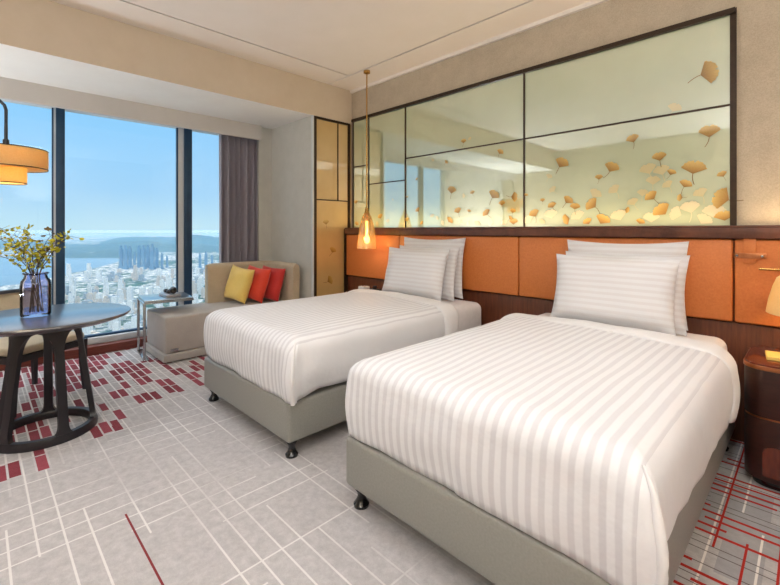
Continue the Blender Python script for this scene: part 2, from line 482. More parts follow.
w1 = bpy.data.objects.new('window_1', None); C.objects.link(w1); struct(w1)
box('sill', 'light_alu', (XW - 0.06, XW + 0.06, WY0, WY1, 0.086, 0.15), w1, bev=0.004)
box('head_rail', 'light_alu', (XW - 0.06, XW + 0.04, WY0, WY1, 2.44, 2.48), w1)
box('bottom_rail', 'mullion', (XW - 0.03, XW + 0.02, WY0, WY1, 0.15, 0.172), w1)
def wy(px, X): return on_x(px, 230, X).y
for e in ((52, 53.5, 56, 65), (176.8, 178.2, 184.5, 192.2)):
    g0, g1, m0, m1 = wy(e[0], XW + 0.015), wy(e[1], XW + 0.015), wy(e[2], XW + 0.04), wy(e[3], XW + 0.04)
    box('mullion', 'mullion', (XW - 0.04, XW + 0.04, m0, m1, 0.15, 2.45), w1, bev=0.004)
    box('glazing_bar', 'light_alu', (XW - 0.02, XW + 0.014, g1, m0, 0.15, 2.45), w1)
    box('gasket', 'mullion', (XW - 0.02, XW + 0.015, g0, g1, 0.15, 2.45), w1)
    e_last = m1
for a, b_ in ((WY0, wy(52, XW)), (wy(65, XW + 0.04), wy(176.8, XW)), (wy(192.2, XW + 0.04), WY1)):
    box('pane', 'pane', (XW - 0.015, XW - 0.009, a, b_, 0.172, 2.44), w1)

# ------------------------------------------------------------------ curtain
bm = new(); n = 150; cols = []
for k in range(n + 1):
    t = k / n; y = 2.045 + 0.475 * t
    amp = 0.062 + 0.012 * math.sin(t * 9)
    col = []
    for j in range(13):
        q = j / 12; z = 0.03 + 2.44 * q
        ph = t * 6.0 * 2 * PI + 0.5 * math.sin(t * 13)
        x = -4.975 + (amp * (1.0 - 0.25 * q)) * math.sin(ph + 0.15 * math.sin(q * 5 + t * 6)) + 0.006 * math.sin(ph * 2.3 + q * 3)
        col.append(bm.verts.new((x, y + 0.012 * math.cos(ph), z)))
    cols.append(col)
for p_, q_ in zip(cols, cols[1:]):
    for j in range(12): bm.faces.new((p_[j], q_[j], q_[j + 1], p_[j + 1]))
cur = obj('curtain', bm, 'curtain', angle=80); mod_solid(cur, 0.004, 0)
tag(cur, 'dark grey pleated curtain drawn aside at the end of the window', 'curtain')

# ------------------------------------------------------------------ headboard
HX0, HX1 = -3.985, XE - 0.002
hb = thing('headboard', 'long tan leather headboard with walnut rail running behind both beds', 'headboard', (0, YN, 0))
box('backing_board', 'walnut_v', (HX0, HX1, -0.055, -0.002, 0.0, 1.20), hb)
box('plinth_panel', 'walnut_v', (HX0, HX1, -0.075, -0.055, 0.0, 0.695), hb, bev=0.003)
js = [HX0, -3.09, -1.717, -0.335, 1.05, HX1]
for a, b_ in zip(js, js[1:]):
    box('leather_pad', 'leather', (a + 0.004, b_ - 0.004, -0.105, -0.055, 0.705, 1.195), hb, bev=0.012)
box('top_rail', 'walnut', (HX0, HX1, -0.125, -0.008, 1.20, 1.262), hb, bev=0.004)
box('rail_lip', 'walnut', (HX0, HX1, -0.125, -0.112, 1.262, 1.277), hb, bev=0.002)
box('end_cap', 'dark_frame', (HX0 - 0.012, HX0, -0.125, -0.002, 0.0, 1.262), hb)
led = box('led_strip', 'led', (-3.9, -0.35, -0.080, -0.068, 1.262, 1.268), hb)
led2 = box('led_strip', 'led', (-0.28, 1.70, -0.080, -0.068, 1.262, 1.268), hb)

st = thing('leather_strap', 'leather strap with a metal clip hanging on the headboard by the lamp', 'strap', (-0.262, YN - 0.107, 1.06))
box('strap', 'leather', (-0.028, 0.028, -0.006, 0.0, 0.0, 0.139), st, bev=0.002)
box('clip', 'copper', (-0.072, 0.072, -0.014, -0.006, 0.026, 0.056), st, bev=0.002)
for sx in (-0.055, 0.055):
    bm = new(); lathe(bm, [(0, 0.006), (0.006, 0.005), (0.008, 0)], 12)
    obj('screw', bm, 'steel', st, (sx, -0.014, 0.041), (R(90), 0, 0))

# ------------------------------------------------------------------ glass wall panels with ginkgo prints
def leaf_bm(seed, stem=True):
    rnd = random.Random(seed); bm = new()
    half = R(rnd.uniform(52, 66)); n = 22; out = [(0.0, 0.0)]
    for k in range(n + 1):
        t = -1 + 2 * k / n; a = t * half
        r = 1.0 - 0.10 * t * t - (0.16 * max(0, 1 - abs(t) * 9)) + 0.035 * math.sin(k * 2.1 + seed) 
        out.append((r * math.sin(a), r * math.cos(a)))
    c = [bm.verts.new((x, 0, z - 0.5)) for x, z in out]
    cl = [bm.verts.new((x, 0.001, z - 0.5)) for x, z in out]
    for k in range(1, len(c) - 1):
        bm.faces.new((c[0], c[k], c[k + 1])); bm.faces.new((cl[0], cl[k + 1], cl[k]))
    bend = rnd.uniform(-0.35, 0.35); pts = []
    L = rnd.uniform(0.6, 1.0)
    for k in range(7):
        t = k / 6; pts.append((bend * t * t, -0.5 - L * t))
    w = 0.025
    for (x0, z0), (x1, z1) in (zip(pts, pts[1:]) if stem else ()):
        vsx = [bm.verts.new((x0 - w, 0.0005, z0)), bm.verts.new((x0 + w, 0.0005, z0)), bm.verts.new((x1 + w, 0.0005, z1)), bm.verts.new((x1 - w, 0.0005, z1))]
        bm.faces.new(vsx)
    me = bpy.data.meshes.new('ginkgo_leaf'); bm.to_mesh(me); bm.free(); return me
LEAF = {}
for mk in ('ginkgo_gold', 'ginkgo_pale', 'ginkgo_white'):
    LEAF[mk] = []
    for s in range(8):
        me = leaf_bm(s % 4 + 3, s < 4); me.materials.append(M[mk]); LEAF[mk].append(me)
lrnd = random.Random(11)
def leaf(parent, p, size, kind, face, depth):
    o = bpy.data.objects.new('ginkgo_leaf', LEAF[kind][lrnd.randrange(4) + depth]); C.objects.link(o)
    o.parent = parent; o.location = p
    a = lrnd.uniform(-0.7, 0.7) if lrnd.random() < 0.75 else lrnd.uniform(-1.9, 1.9)
    o.scale = (size * 0.72, 1, size * 0.72)
    o.rotation_euler = (0, a, 0) if face == 'y' else (0, 0, R(90))
    if face == 'x': o.rotation_euler = (0, a, R(90))
    return o
PY = YN - 0.012      # glass face
def zm(zx, zy, x0, y0, sc): return x0 + zx * sc, y0 + zy * sc
Z0P, Z1P, ZJ = 1.275, 2.57, 2.015
def panel(x0, x1, label, lst, zoom, joints):
    t = thing('glass_wall_panel', label, 'wall panel', ((x0 + x1) / 2, YN, Z0P - 0.012), group=None)
    ox = (x0 + x1) / 2
    def b(name, mat, X0, X1, Y0, Y1, A, B_): return box(name, mat, (X0 - ox, X1 - ox, Y0 - YN, Y1 - YN, A - Z0P + 0.012, B_ - Z0P + 0.012), t)
    b('glass', 'panel_glass', x0 + 0.004, x1 - 0.004, PY, YN - 0.001, Z0P, Z1P)
    for (jx0, jx1, jz) in joints['h']: b('joint_bar', 'dark_frame', jx0, jx1, PY - 0.006, PY, jz - 0.006, jz + 0.006)
    for (jx, jw, ja, jb) in joints['v']: b('upright_bar', 'dark_frame', jx - jw, jx + jw, PY - 0.010, PY, ja, jb)
    b('top_frame', 'dark_frame', x0, x1, PY - 0.025, YN - 0.001, Z1P - 0.006, Z1P + 0.026)
    for i, (zx, zy, sz, kd) in enumerate(lst):
        px, py = zm(zx, zy, *zoom)
        p = on_y(px, py, PY)
        if not (x0 + 0.01 < p.x < x1 - 0.01): continue
        d = CS * p.y - SN * p.x
        size = sz * zoom[2] * d / FOC
        size = min(size, (p.z - Z0P) * 1.5 + 0.03)
        yy = -0.0125 - 0.0006 * (i % 9) - {'g': 0.003, 'p': 0.0015, 'w': 0}[kd]
        low = p.z - 1.15 * size < Z0P
        p.z = max(p.z, Z0P + 0.42 * size)
        leaf(t, (p.x - ox, yy - 0.001, p.z - Z0P + 0.012), size, {'g': 'ginkgo_gold', 'p': 'ginkgo_pale', 'w': 'ginkgo_white'}[kd], 'y', 4 if low else 0)
    return t
L3 = [(462,175,50,'g'),(378,262,28,'p'),(462,320,42,'g'),(275,338,28,'g'),(103,397,34,'g'),(340,382,30,'g'),(425,408,45,'g'),(225,408,34,'g'),(493,425,20,'g'),(370,420,20,'g'),(405,448,26,'g'),(193,432,18,'g'),(312,412,36,'p'),(345,415,34,'p'),(230,462,28,'p'),(72,430,16,'p'),(80,462,18,'p'),(185,472,30,'p'),(118,488,26,'g'),(135,503,22,'g'),(175,498,34,'g'),(320,478,30,'g'),(390,482,16,'g'),(345,512,40,'g'),(490,483,46,'g'),(35,520,26,'g'),(56,488,12,'g'),(78,500,20,'g'),(262,512,14,'g'),(113,535,24,'g'),(203,535,34,'g'),(165,540,22,'g'),(295,540,18,'g'),(275,492,24,'p'),(300,470,24,'p'),(415,505,40,'w'),(475,515,44,'w'),(380,520,34,'w'),(240,525,36,'w'),(440,470,30,'p'),(75,522,32,'w'),(498,526,34,'g'),(325,440,30,'p'),(16,475,10,'g'),(55,540,16,'p'),(140,525,30,'w'),(320,530,34,'w'),(450,535,34,'w'),(360,450,24,'p'),(20,535,24,'w')]
L2 = [(362,237,18,'g'),(380,230,12,'p'),(470,268,20,'g'),(272,293,12,'p'),(312,298,12,'g'),(328,380,30,'g'),(388,387,14,'g'),(363,397,14,'p'),(452,393,34,'g'),(510,400,28,'g'),(474,418,20,'g'),(345,440,24,'g'),(378,441,12,'g'),(428,446,24,'g'),(507,441,18,'g'),(500,462,14,'g'),(323,468,22,'g'),(403,478,20,'p'),(508,472,26,'g'),(355,474,16,'w'),(440,474,24,'w'),(225,348,10,'g'),(197,400,10,'g'),(228,438,18,'g'),(197,466,16,'g'),(270,455,14,'p'),(285,462,12,'p'),(480,476,22,'w'),(375,478,14,'w'),(300,476,14,'w'),(240,476,14,'g')]
L1 = [(47,415,16,'g'),(118,457,20,'g'),(50,478,16,'g'),(155,408,8,'p'),(110,480,16,'p'),(140,470,14,'p')]
SX, MX_, EX = -3.67, -1.717, -0.335
panel(-1.717, -0.335, 'widest glass wall panel with many golden ginkgo leaves above the near bed', L3, (520, 0, 0.410),
      {'h': [(-1.717, -0.35, ZJ)], 'v': [(-1.711, 0.006, Z0P, Z1P), (-0.345, 0.016, Z0P - 0.01, Z1P + 0.026)]})
panel(-3.085, -1.719, 'middle glass wall panel with ginkgo leaves above the far bed', L2, (340, 60, 0.342),
      {'h': [(-3.085, -1.719, ZJ)], 'v': [(-3.079, 0.006, Z0P, Z1P)]})
panel(-3.965, -3.087, 'narrow glass wall panel with few ginkgo leaves behind the amber pendant', L1, (340, 60, 0.342),
      {'h': [(-3.965, SX, ZJ), (SX, -3.087, 1.785)], 'v': [(-3.955, 0.008, Z0P, Z1P), (SX, 0.005, Z0P, Z1P)]})  # lower bar and split upright are lines mirrored in the glass, built solid
# amber wing panels (one framed unit on the side wall)
wp = thing('amber_wall_panel', 'tall amber glass panel in a dark frame on the side wall', 'wall panel', (XB - 0.02, (YR + YN) / 2, 0))
oy = (YR + YN) / 2
def wb(name, mat, X0, X1, Y0, Y1, A, B_): return box(name, mat, (X0 - XB + 0.02, X1 - XB + 0.02, Y0 - oy, Y1 - oy, A, B_), wp)
wb('glass', 'wing_glass', XB - 0.019, XB - 0.010, YR + 0.03, YN - 0.002, 0.0, ZS - 0.002)
wb('side_frame', 'dark_frame', XB - 0.019, XB + 0.004, YR + 0.013, YR + 0.05, 0, ZS - 0.002)
wb('top_frame', 'dark_frame', XB - 0.019, XB + 0.004, YR + 0.05, YN - 0.04, ZS - 0.03, ZS - 0.002)
wb('corner_frame', 'dark_frame', XB - 0.019, XB + 0.004, YN - 0.058, YN - 0.03, 1.27, ZS - 0.002)
wb('upright_bar', 'dark_frame', XB - 0.010, XB - 0.002, 3.075, 3.087, 1.60, ZS - 0.03)
wb('joint_bar', 'dark_frame', XB - 0.010, XB - 0.002, YR + 0.05, YN - 0.058, 1.594, 1.606)
for px, py, s in ((326, 222, 7), (333, 250, 8), (330, 280, 9)):
    p = on_x(px, py, XB - 0.009)
    leaf(wp, (p.x - XB + 0.02, p.y - oy, p.z), s * 5 / FOC, 'ginkgo_gold', 'x', 0)

# ------------------------------------------------------------------ beds
BW, BL, BY = 1.18, 1.945, 1.19
def contour(w, L, r, n_side=26, n_c=8, n_f=64):
    """U-shaped plan: head-left down to the foot, round the foot, up to head-right.  origin at foot centre, +y to the head"""
    pts = []
    for k in range(n_side): pts.append((-w, L - (L - r) * k / n_side))
    for k in range(n_c): a = PI + (PI / 2) * k / n_c; pts.append((-w + r + r * math.cos(a), r + r * math.sin(a)))
    for k in range(n_f): pts.append((-w + r + (2 * w - 2 * r) * k / n_f, 0.0))
    for k in range(n_c): a = 1.5 * PI + (PI / 2) * k / n_c; pts.append((w - r + r * math.cos(a), r + r * math.sin(a)))
    for k in range(n_side + 1): pts.append((w, r + (L - r) * k / n_side))
    return pts
def duvet_bm(w, L, ztop, zbot, rtop, seed, y_head, corner=0.05, wr=1.0):
    bm = new(); U = contour(w, L, corner); rings = []
    NT, NS = 26, 14
    def nz(x, y, z, s): return noise.noise(Vector((x * s + seed * 3.1, y * s + seed, z * s)))
    for k in range(NT + 1):
        t = (k / NT) ** 0.85
        ring = []
        for x, y in U:
            X = x * t; Yq = L - (L - y) * t
            # inset so the rounding radius starts at the top edge
            X *= (w - rtop) / w; Yq = L - (L - Yq) * (L - rtop) / L
            edge = t ** 3
            z = ztop + 0.022 * (1 - edge) + 0.006 * wr * nz(X, Yq, 0, 4.0) + 0.012 * wr * nz(X, Yq, 2, 1.6)
            ring.append(bm.verts.new((X, Yq, z)))
        rings.append(ring)
    total = NS
    for k in range(1, NS + 1):
        ring = []
        if k <= 6:
            a = (k / 6) * PI / 2; off = rtop * math.sin(a); z = ztop - rtop * (1 - math.cos(a)); bul = 0
        else:
            q = (k - 6) / (NS - 6); off = rtop; z = (ztop - rtop) + (zbot - ztop + rtop) * q; bul = 0.013 * math.sin(q * PI) - 0.010 * q
        fx = (w - rtop + off) / w; fy = (L - rtop + off) / L
        for i, (x, y) in enumerate(U):
            X = x * fx; Yq = L - (L - y) * fy
            nx = (X / w) if abs(x) > w - corner * 0.9 else 0.0; ny = -1.0 if y < corner * 0.9 else 0.0
            l = math.hypot(nx, ny) or 1; nx /= l; ny /= l
            dn = bul + 0.008 * wr * nz(X, Yq, z, 5.0) + 0.006 * wr * nz(X, Yq, z * 0.4, 11.0)
            # overlapping fold at the foot corners
            if k > 4 and ny < -0.35 and x > 0:
                e = max(0.0, min(1.0, (abs(x) - (w - 0.13)) / 0.13)); e = e * e * (3 - 2 * e)
                dn += 0.022 * e * min(1.0, (k - 4) / 5)
            elif k > 4 and y < 0.16: dn -= 0.006 * (1 - y / 0.16)
            zz = z + (0.012 * nz(X, Yq, 0, 4.5) if k == NS else 0)
            if x > w - corner and k > 6:          # hem lifts and tucks in along the right side
                q2 = (k - 6) / (NS - 6) * (1 - y / L) * min(1.0, max(0.0, y - 0.02) / 0.16); zz += 0.035 * q2; dn -= 0.020 * q2
            ring.append(bm.verts.new((X + nx * dn, Yq + ny * dn, zz)))
        rings.append(ring)
    for a, b_ in zip(rings, rings[1:]):
        for i in range(len(U) - 1):
            bm.faces.new((a[i], a[i + 1], b_[i + 1], b_[i]))
    ic = len(U) - 27 - 3
    pleat = [r[ic].co.copy() for r in rings[NT + 3:]]
    bmesh.ops.remove_doubles(bm, verts=bm.verts, dist=0.0004)
    return bm, pleat

def band_bm(w, y0, y1, ztop, zbot, rtop, seed):
    """turned-down duvet edge: an arch-shaped strip across the bed"""
    bm = new(); prof = []
    for k in range(9): q = k / 8; prof.append((-w - 0.012 * math.sin(q * PI), zbot + (ztop - rtop - zbot) * q))
    for k in range(1, 8): a = PI - (PI / 2) * k / 8; prof.append((-w + rtop + rtop * math.cos(a), ztop - rtop + rtop * math.sin(a)))
    for k in range(31): q = k / 30; prof.append((-w + rtop + (2 * w - 2 * rtop) * q, ztop + 0.02 * math.sin(q * PI)))
    for k in range(1, 8): a = PI / 2 - (PI / 2) * k / 8; prof.append((w - rtop + rtop * math.cos(a), ztop - rtop + rtop * math.sin(a)))
    for k in range(9): q = 1 - k / 8; prof.append((w + 0.012 * math.sin(q * PI), zbot + (ztop - rtop - zbot) * q))
    rows = []
    NR = 10
    for j in range(NR + 1):
        q = j / NR; row = []
        puff = 0.016 * (1 - abs(2 * q - 1) ** 3) - 0.004
        for i, (x, z) in enumerate(prof):
            u = abs(x) / w; low = max(0.0, (ztop - rtop - z))
            yy = y0 + (y1 - y0) * q + 0.012 * noise.noise(Vector((x * 5, q, seed))) - 0.25 * low * (0.4 + q * 0.8)
            s = puff
            nx = (1 if x > 0 else -1) if u > 0.97 else 0
            row.append(bm.verts.new((x + nx * s, yy, z + (s if nx == 0 else 0) + 0.005 * noise.noise(Vector((x * 6, yy * 6, seed))))))
        rows.append(row)
    for a, b_ in zip(rows, rows[1:]):
        for i in range(len(prof) - 1): bm.faces.new((a[i], a[i + 1], b_[i + 1], b_[i]))
    return bm

def make_bed(cx, label, seed, dlabel, dw=0.022):
    t = thing('bed', label, 'bed', (cx, BY, 0), group='twin beds')
    bm = new(); bx(bm, -BW / 2, BW / 2, 0, BL, 0.095, 0.318, bev=0.022, seg=4); obj('bed_base', bm, 'grey_leather', t)
    for sx in (-1, 1):
        for y in (0.055, BL - 0.1):
            bm = new(); lathe(bm, [(0, 0), (0.034, 0), (0.036, 0.012), (0.026, 0.026), (0.017, 0.045), (0.019, 0.062), (0.030, 0.080), (0.030, 0.096), (0, 0.096)], 24)
            obj('leg', bm, 'black_gloss', t, (sx * (BW / 2 - 0.055), y, 0))
    bm = new(); bx(bm, -BW / 2 + 0.03, BW / 2 - 0.03, 0.04, BL - 0.005, 0.318, 0.625, bev=0.06, seg=5)
    mt = obj('mattress', bm, 'mattress', t)
    d = thing('duvet', dlabel, 'duvet', (cx + 0.016, BY, 0), group=None)
    cb_, pleat = duvet_bm(BW / 2 + dw, 1.36, 0.668, 0.325, 0.105, seed, 0)
    o = obj('duvet_cover', cb_, 'duvet', d, angle=75)
    o.location = (0, -0.008, 0); mod_solid(o, 0.012, -1)
    bm = new(); off = Vector((0.003, -0.003, 0)); m_ = len(pleat)
    tube(bm, [p + off for p in pleat], [0.004 + 0.009 * min(1, i / 4) for i in range(m_)], 10)
    obj('corner_pleat', bm, 'satin_plain', d, (0, -0.008, 0))
    o = obj('turned_down_edge', band_bm(BW / 2 + dw + 0.004, 1.30, 1.482, 0.672, 0.36, 0.105, seed), 'satin_plain', d, angle=75)
    mod_solid(o, 0.012, -1)
    return t, d
make_bed(-2.57, 'white twin bed on a grey leather base beside the chaise and window', 1.0, 'white striped duvet on the far bed by the window side')
make_bed(-0.91, 'large near twin bed on a grey leather base next to the mahogany nightstand', 2.0, 'white striped duvet on the near bed beside the mahogany nightstand', 0.030)

def pillow_bm(w, h, t, flange=0.03, n=22, seed=0.0, sag=0.0):
    bm = new(); fr, bk = [], []
    for j in range(n + 1):
        v = -1 + 2 * j / n; rf, rb = [], []
        for i in range(n + 1):
            u = -1 + 2 * i / n
            # ease the spacing so the rim is finely divided
            uu = math.copysign(abs(u) ** 0.8, u) if u else 0; vv = math.copysign(abs(v) ** 0.8, v) if v else 0
            x = 0.5 * w * uu * (1 - 0.06 * (1 - vv * vv)); z = 0.5 * h * vv * (1 - 0.085 * (1 - uu * uu))
            fu = max(0, 1 - (abs(x) / (0.5 * w - flange)) ** 4) if abs(x) < 0.5 * w - flange else 0
            fv = max(0, 1 - (abs(z) / (0.5 * h - flange)) ** 4) if abs(z) < 0.5 * h - flange else 0
            d = 0.5 * t * (fu * fv) ** 0.5 + 0.003
            wr = 0.010 * noise.noise(Vector((x * 7 + seed, z * 7, seed)))
            d2 = d * (1 - 0.25 * sag * vv)
            rf.append(bm.verts.new((x, -d2 + wr, z + h / 2))); rb.append(bm.verts.new((x, d2 + wr, z + h / 2)))
        fr.append(rf); bk.append(rb)
    for j in range(n):
        for i in range(n):
            bm.faces.new((fr[j][i], fr[j][i + 1], fr[j + 1][i + 1], fr[j + 1][i]))
            bm.faces.new((bk[j][i], bk[j + 1][i], bk[j + 1][i + 1], bk[j][i + 1]))
    for k in range(n):
        bm.faces.new((fr[0][k], bk[0][k], bk[0][k + 1], fr[0][k + 1])); bm.faces.new((fr[n][k], fr[n][k + 1], bk[n][k + 1], bk[n][k]))
        bm.faces.new((fr[k][0], fr[k + 1][0], bk[k + 1][0], bk[k][0])); bm.faces.new((fr[k][n], bk[k][n], bk[k + 1][n], fr[k + 1][n]))
    return bm
def bed_pillows(cx, names):
    # upright one, middle one, leaning front one
    for (dx, y, z, tilt, w, h, t, seed), lb in zip(((0.0, 3.080, 0.636, 4, 0.74, 0.545, 0.110, 1.3), (0.025, 2.930, 0.636, 9, 0.74, 0.47, 0.110, 4.1), (0.012, 2.765, 0.636, 15, 0.72, 0.465, 0.125, 7.7)), names):
        o = obj('pillow', pillow_bm(w, h, t, seed=seed + cx, sag=0.6), 'pillow', None, (cx + dx, y, z), (-R(tilt), 0, R(1.5 * math.sin(seed))), angle=70)
        tag(o, lb, 'pillow', 'pillows on the beds')
bed_pillows(-2.57, ('rearmost white pillow on the far bed, standing against the headboard', 'middle white pillow between two others on the far bed', 'foremost white striped pillow on the far bed'))
bed_pillows(-0.91, ('rearmost white pillow on the near bed, standing against the headboard', 'middle white pillow between two others on the near bed', 'foremost white striped pillow on the near bed'))

# ------------------------------------------------------------------ nightstands
def nightstand(loc, label, sc=(1, 1, 1)):
    t = thing('nightstand', label, 'nightstand', loc, group='nightstands by the beds'); t.scale = sc
    W, D = 0.56, 0.46
    bm = new(); prism(bm, rrect(0, W, 0, D, 0.085), 0.04, 0.335, 0.004); prism(bm, rrect(0, W, 0, D, 0.085), 0.345, 0.572, 0.004)
    bx(bm, 0.03, W - 0.03, 0.03, D - 0.01, 0.33, 0.35); obj('body', bm, 'mahogany', t)
    bm = new(); prism(bm, rrect(0.03, W - 0.03, 0.03, D - 0.02, 0.07), 0.0, 0.04); obj('plinth', bm, 'black_gloss', t)
    bm = new(); prism(bm, rrect(-0.004, W + 0.004, -0.004, D, 0.088), 0.572, 0.592, 0.004); obj('copper_rim', bm, 'copper', t)
    bm = new(); prism(bm, rrect(0.004, W - 0.004, 0.004, D - 0.004, 0.08), 0.590, 0.600, 0.002); obj('top', bm, 'mahogany_red', t)
    bm = new(); prism(bm, rrect(0.002, W - 0.002, 0.002, D - 0.004, 0.083), 0.336, 0.344); obj('copper_band', bm, 'copper', t)
    bm = new()
    poly = [(0.075, 0.068), (W - 0.06, 0.068), (W - 0.06, 0.215)] + [(0.075 + 0.04 - 0.04 * math.sin(a), 0.215 - 0.04 + 0.04 * math.cos(a)) for a in (0, R(30), R(60), R(90))]
    lo = [bm.verts.new((x, -0.010, z)) for x, z in poly]; hi = [bm.verts.new((x, 0.004, z)) for x, z in poly]
    bm.faces.new(lo); bm.faces.new(hi[::-1])
    for k in range(len(poly)): bm.faces.new((lo[k], hi[k], hi[(k + 1) % len(poly)], lo[(k + 1) % len(poly)]))
    dr = obj('drawer', bm, 'mahogany_red', t)
    box('handle', 'copper', (0.22, 0.34, -0.022, -0.010, 0.135, 0.147), dr, bev=0.003)
    return t
nightstand((-0.25, 2.70, 0), 'dark mahogany nightstand with copper rim at the right of the near bed')
nightstand((-3.525, 2.79, 0), 'narrow nightstand in the corner between the amber panel and the far bed', (0.60, 0.83, 1))
pad = box('notepad', 'paper', (-0.06, 0.06, -0.07, 0.07, 0, 0.018), None, bev=0.002); pad.location = (-0.115, 2.89, 0.6005); pad.rotation_euler = (0, 0, R(6))
tag(pad, 'small yellow notepad on the nightstand at the right', 'notepad')
tb = thing('tissue_box', 'small white box with a dark opening on the corner nightstand', 'box', (-3.36, 2.93, 0.6005))
box('case', 'white_plastic', (-0.05, 0.05, -0.04, 0.04, 0, 0.052), tb, bev=0.006); box('opening', 'black_gloss', (-0.025, 0.025, -0.012, 0.012, 0.051, 0.0535), tb)
bm = new(); bx(bm, -0.075, 0.075, -0.02, 0.02, 0, 0.016, bev=0.006); bx(bm, -0.02, 0.02, -0.012, 0.012, 0.015, 0.05, bev=0.005)
hs = obj('alarm_clock', bm, 'dark_steel', None, (-3.33, 3.06, 0.6005), (0, 0, R(15)))
tag(hs, 'small dark clock on the corner nightstand behind the white box', 'clock')

# ------------------------------------------------------------------ lamps
pd = thing('pendant_lamp', 'slim brass pendant with an amber glass shade over the corner nightstand', 'pendant lamp', (-3.37, 2.98, 1.05))
bm = new(); lathe(bm, [(0, 1.906), (0.035, 1.906), (0.035, 1.880), (0.012, 1.872), (0, 1.872)], 24); obj('ceiling_canopy', bm, 'brass', pd)
bm = new(); tube(bm, [(0, 0, 0.40), (0, 0, 1.875)], 0.0075, 12); obj('rod', bm, 'brass', pd)
bm = new(); lathe(bm, [(0, 0.44), (0.016, 0.435), (0.022, 0.40), (0.034, 0.372), (0.020, 0.365), (0.012, 0.30), (0, 0.30)], 24); obj('cap', bm, 'brass', pd)
bm = new(); lathe(bm, [(0.030, 0.38), (0.052, 0.34), (0.076, 0.25), (0.094, 0.13), (0.106, 0.0), (0.103, 0.0), (0.091, 0.13), (0.073, 0.25), (0.049, 0.338), (0.028, 0.377)], 40); obj('glass_shade', bm, 'amber_clear', pd)
bm = new(); lathe(bm, [(0, 0.30), (0.012, 0.29), (0.012, 0.15), (0.026, 0.115), (0.029, 0.09), (0.020, 0.062), (0, 0.056)], 24); obj('bulb', bm, 'bulb', pd)

fl_c = from_view(2.62, (6 - 390) / FOC * 2.62, 0)
fl = thing('arc_lamp', 'arched lamp with a two-tier yellow linen drum shade over the round table', 'lamp', (fl_c.x, fl_c.y, 0))
z_ = lambda py: CAMZ - (py - HOR) * 2.62 / FOC
def drum(r, z0, z1): 
    bm = new(); lathe(bm, [(r, z0), (r + 0.001, (z0 + z1) / 2), (r, z1), (r - 0.004, z1), (r - 0.004, z0), (r, z0)], 56); return bm
obj('upper_shade', drum(0.206, z_(168), z_(149)), 'shade_yellow', fl)
obj('lower_shade', drum(0.100, z_(183), z_(166)), 'shade_yellow', fl)
bm = new(); lathe(bm, [(0, z_(149) - 0.004), (0.201, z_(149) - 0.008), (0.201, z_(149) - 0.012), (0, z_(149) - 0.010)], 40); obj('shade_top', bm, 'shade_yellow', fl)
bm = new(); lathe(bm, [(0.1015, z_(167.5)), (0.2015, z_(167.5)), (0.2015, z_(167.5) + 0.003), (0.1015, z_(167.5) + 0.003), (0.1015, z_(167.5))], 40); obj('diffuser', bm, 'shade_cream', fl)
for zz, rr in ((z_(149), 0.207), (z_(168), 0.207), (z_(183), 0.101)):
    bm = new(); lathe(bm, [(rr, zz - 0.003), (rr + 0.002, zz), (rr, zz + 0.003), (rr - 0.003, zz), (rr, zz - 0.003)], 56); obj('rim', bm, 'dark_frame', fl)
bm = new(); pts = [(0, 0, z_(150))]; top = z_(110)
pts += [(0, 0, z_(130)), (0, 0, top)]
for k in range(1, 13): a = PI * k / 12; pts.append((-0.35 * (1 - math.cos(a)) * 0.62, -0.35 * (1 - math.cos(a)) * 0.62, top + 0.12 * math.sin(a)))
ex = pts[-1]
pts += [(ex[0], ex[1], 1.0), (ex[0], ex[1], 0.02)]
tube(bm, pts, 0.009, 12); obj('stem', bm, 'dark_steel', fl)
bm = new(); lathe(bm, [(0.010, z_(139)), (0.016, z_(140)), (0.016, z_(147)), (0.010, z_(147))], 16); obj('collar', bm, 'dark_steel', fl)
bm = new(); lathe(bm, [(0, 0), (0.15, 0), (0.15, 0.016), (0.14, 0.022), (0, 0.022)], 40); obj('base', bm, 'dark_steel', fl, (ex[0], ex[1], 0))
bm = new(); lathe(bm, [(0, 0.05), (0.02, 0.04), (0.03, 0), (0.02, -0.03), (0, -0.035)], 20); obj('bulb', bm, 'bulb', fl, (0, 0, z_(172)))

tl = thing('table_lamp', 'table lamp with a cream shade on the mahogany nightstand', 'lamp', (0.035, 2.955, 0.6005))
bm = new(); lathe(bm, [(0, 0), (0.07, 0), (0.07, 0.012), (0.012, 0.02), (0.012, 0.30), (0, 0.30)], 28); obj('base', bm, 'brass', tl)
bm = new(); lathe(bm, [(0.215, 0.225), (0.205, 0.29), (0.188, 0.36), (0.172, 0.405), (0.155, 0.418), (0.10, 0.424), (0.10, 0.420), (0.153, 0.414), (0.168, 0.402), (0.184, 0.36), (0.201, 0.29), (0.211, 0.225)], 56); obj('shade', bm, 'shade_cream', tl)
bm = new(); lathe(bm, [(0, 0.37), (0.02, 0.36), (0.03, 0.32), (0.02, 0.29), (0, 0.285)], 20); obj('bulb', bm, 'bulb', tl)
rl = thing('reading_light', 'slim brass reading light bar fixed to the headboard beside the cream lamp shade', 'light', (-0.16, YN - 0.107, 1.03))
bm = new(); tube(bm, [(-0.06, -0.03, 0), (0.28, -0.03, 0)], 0.007, 12); obj('bar', bm, 'brass', rl)
box('bracket', 'brass', (0.20, 0.235, -0.03, 0.0, -0.02, 0.02), rl, bev=0.003)

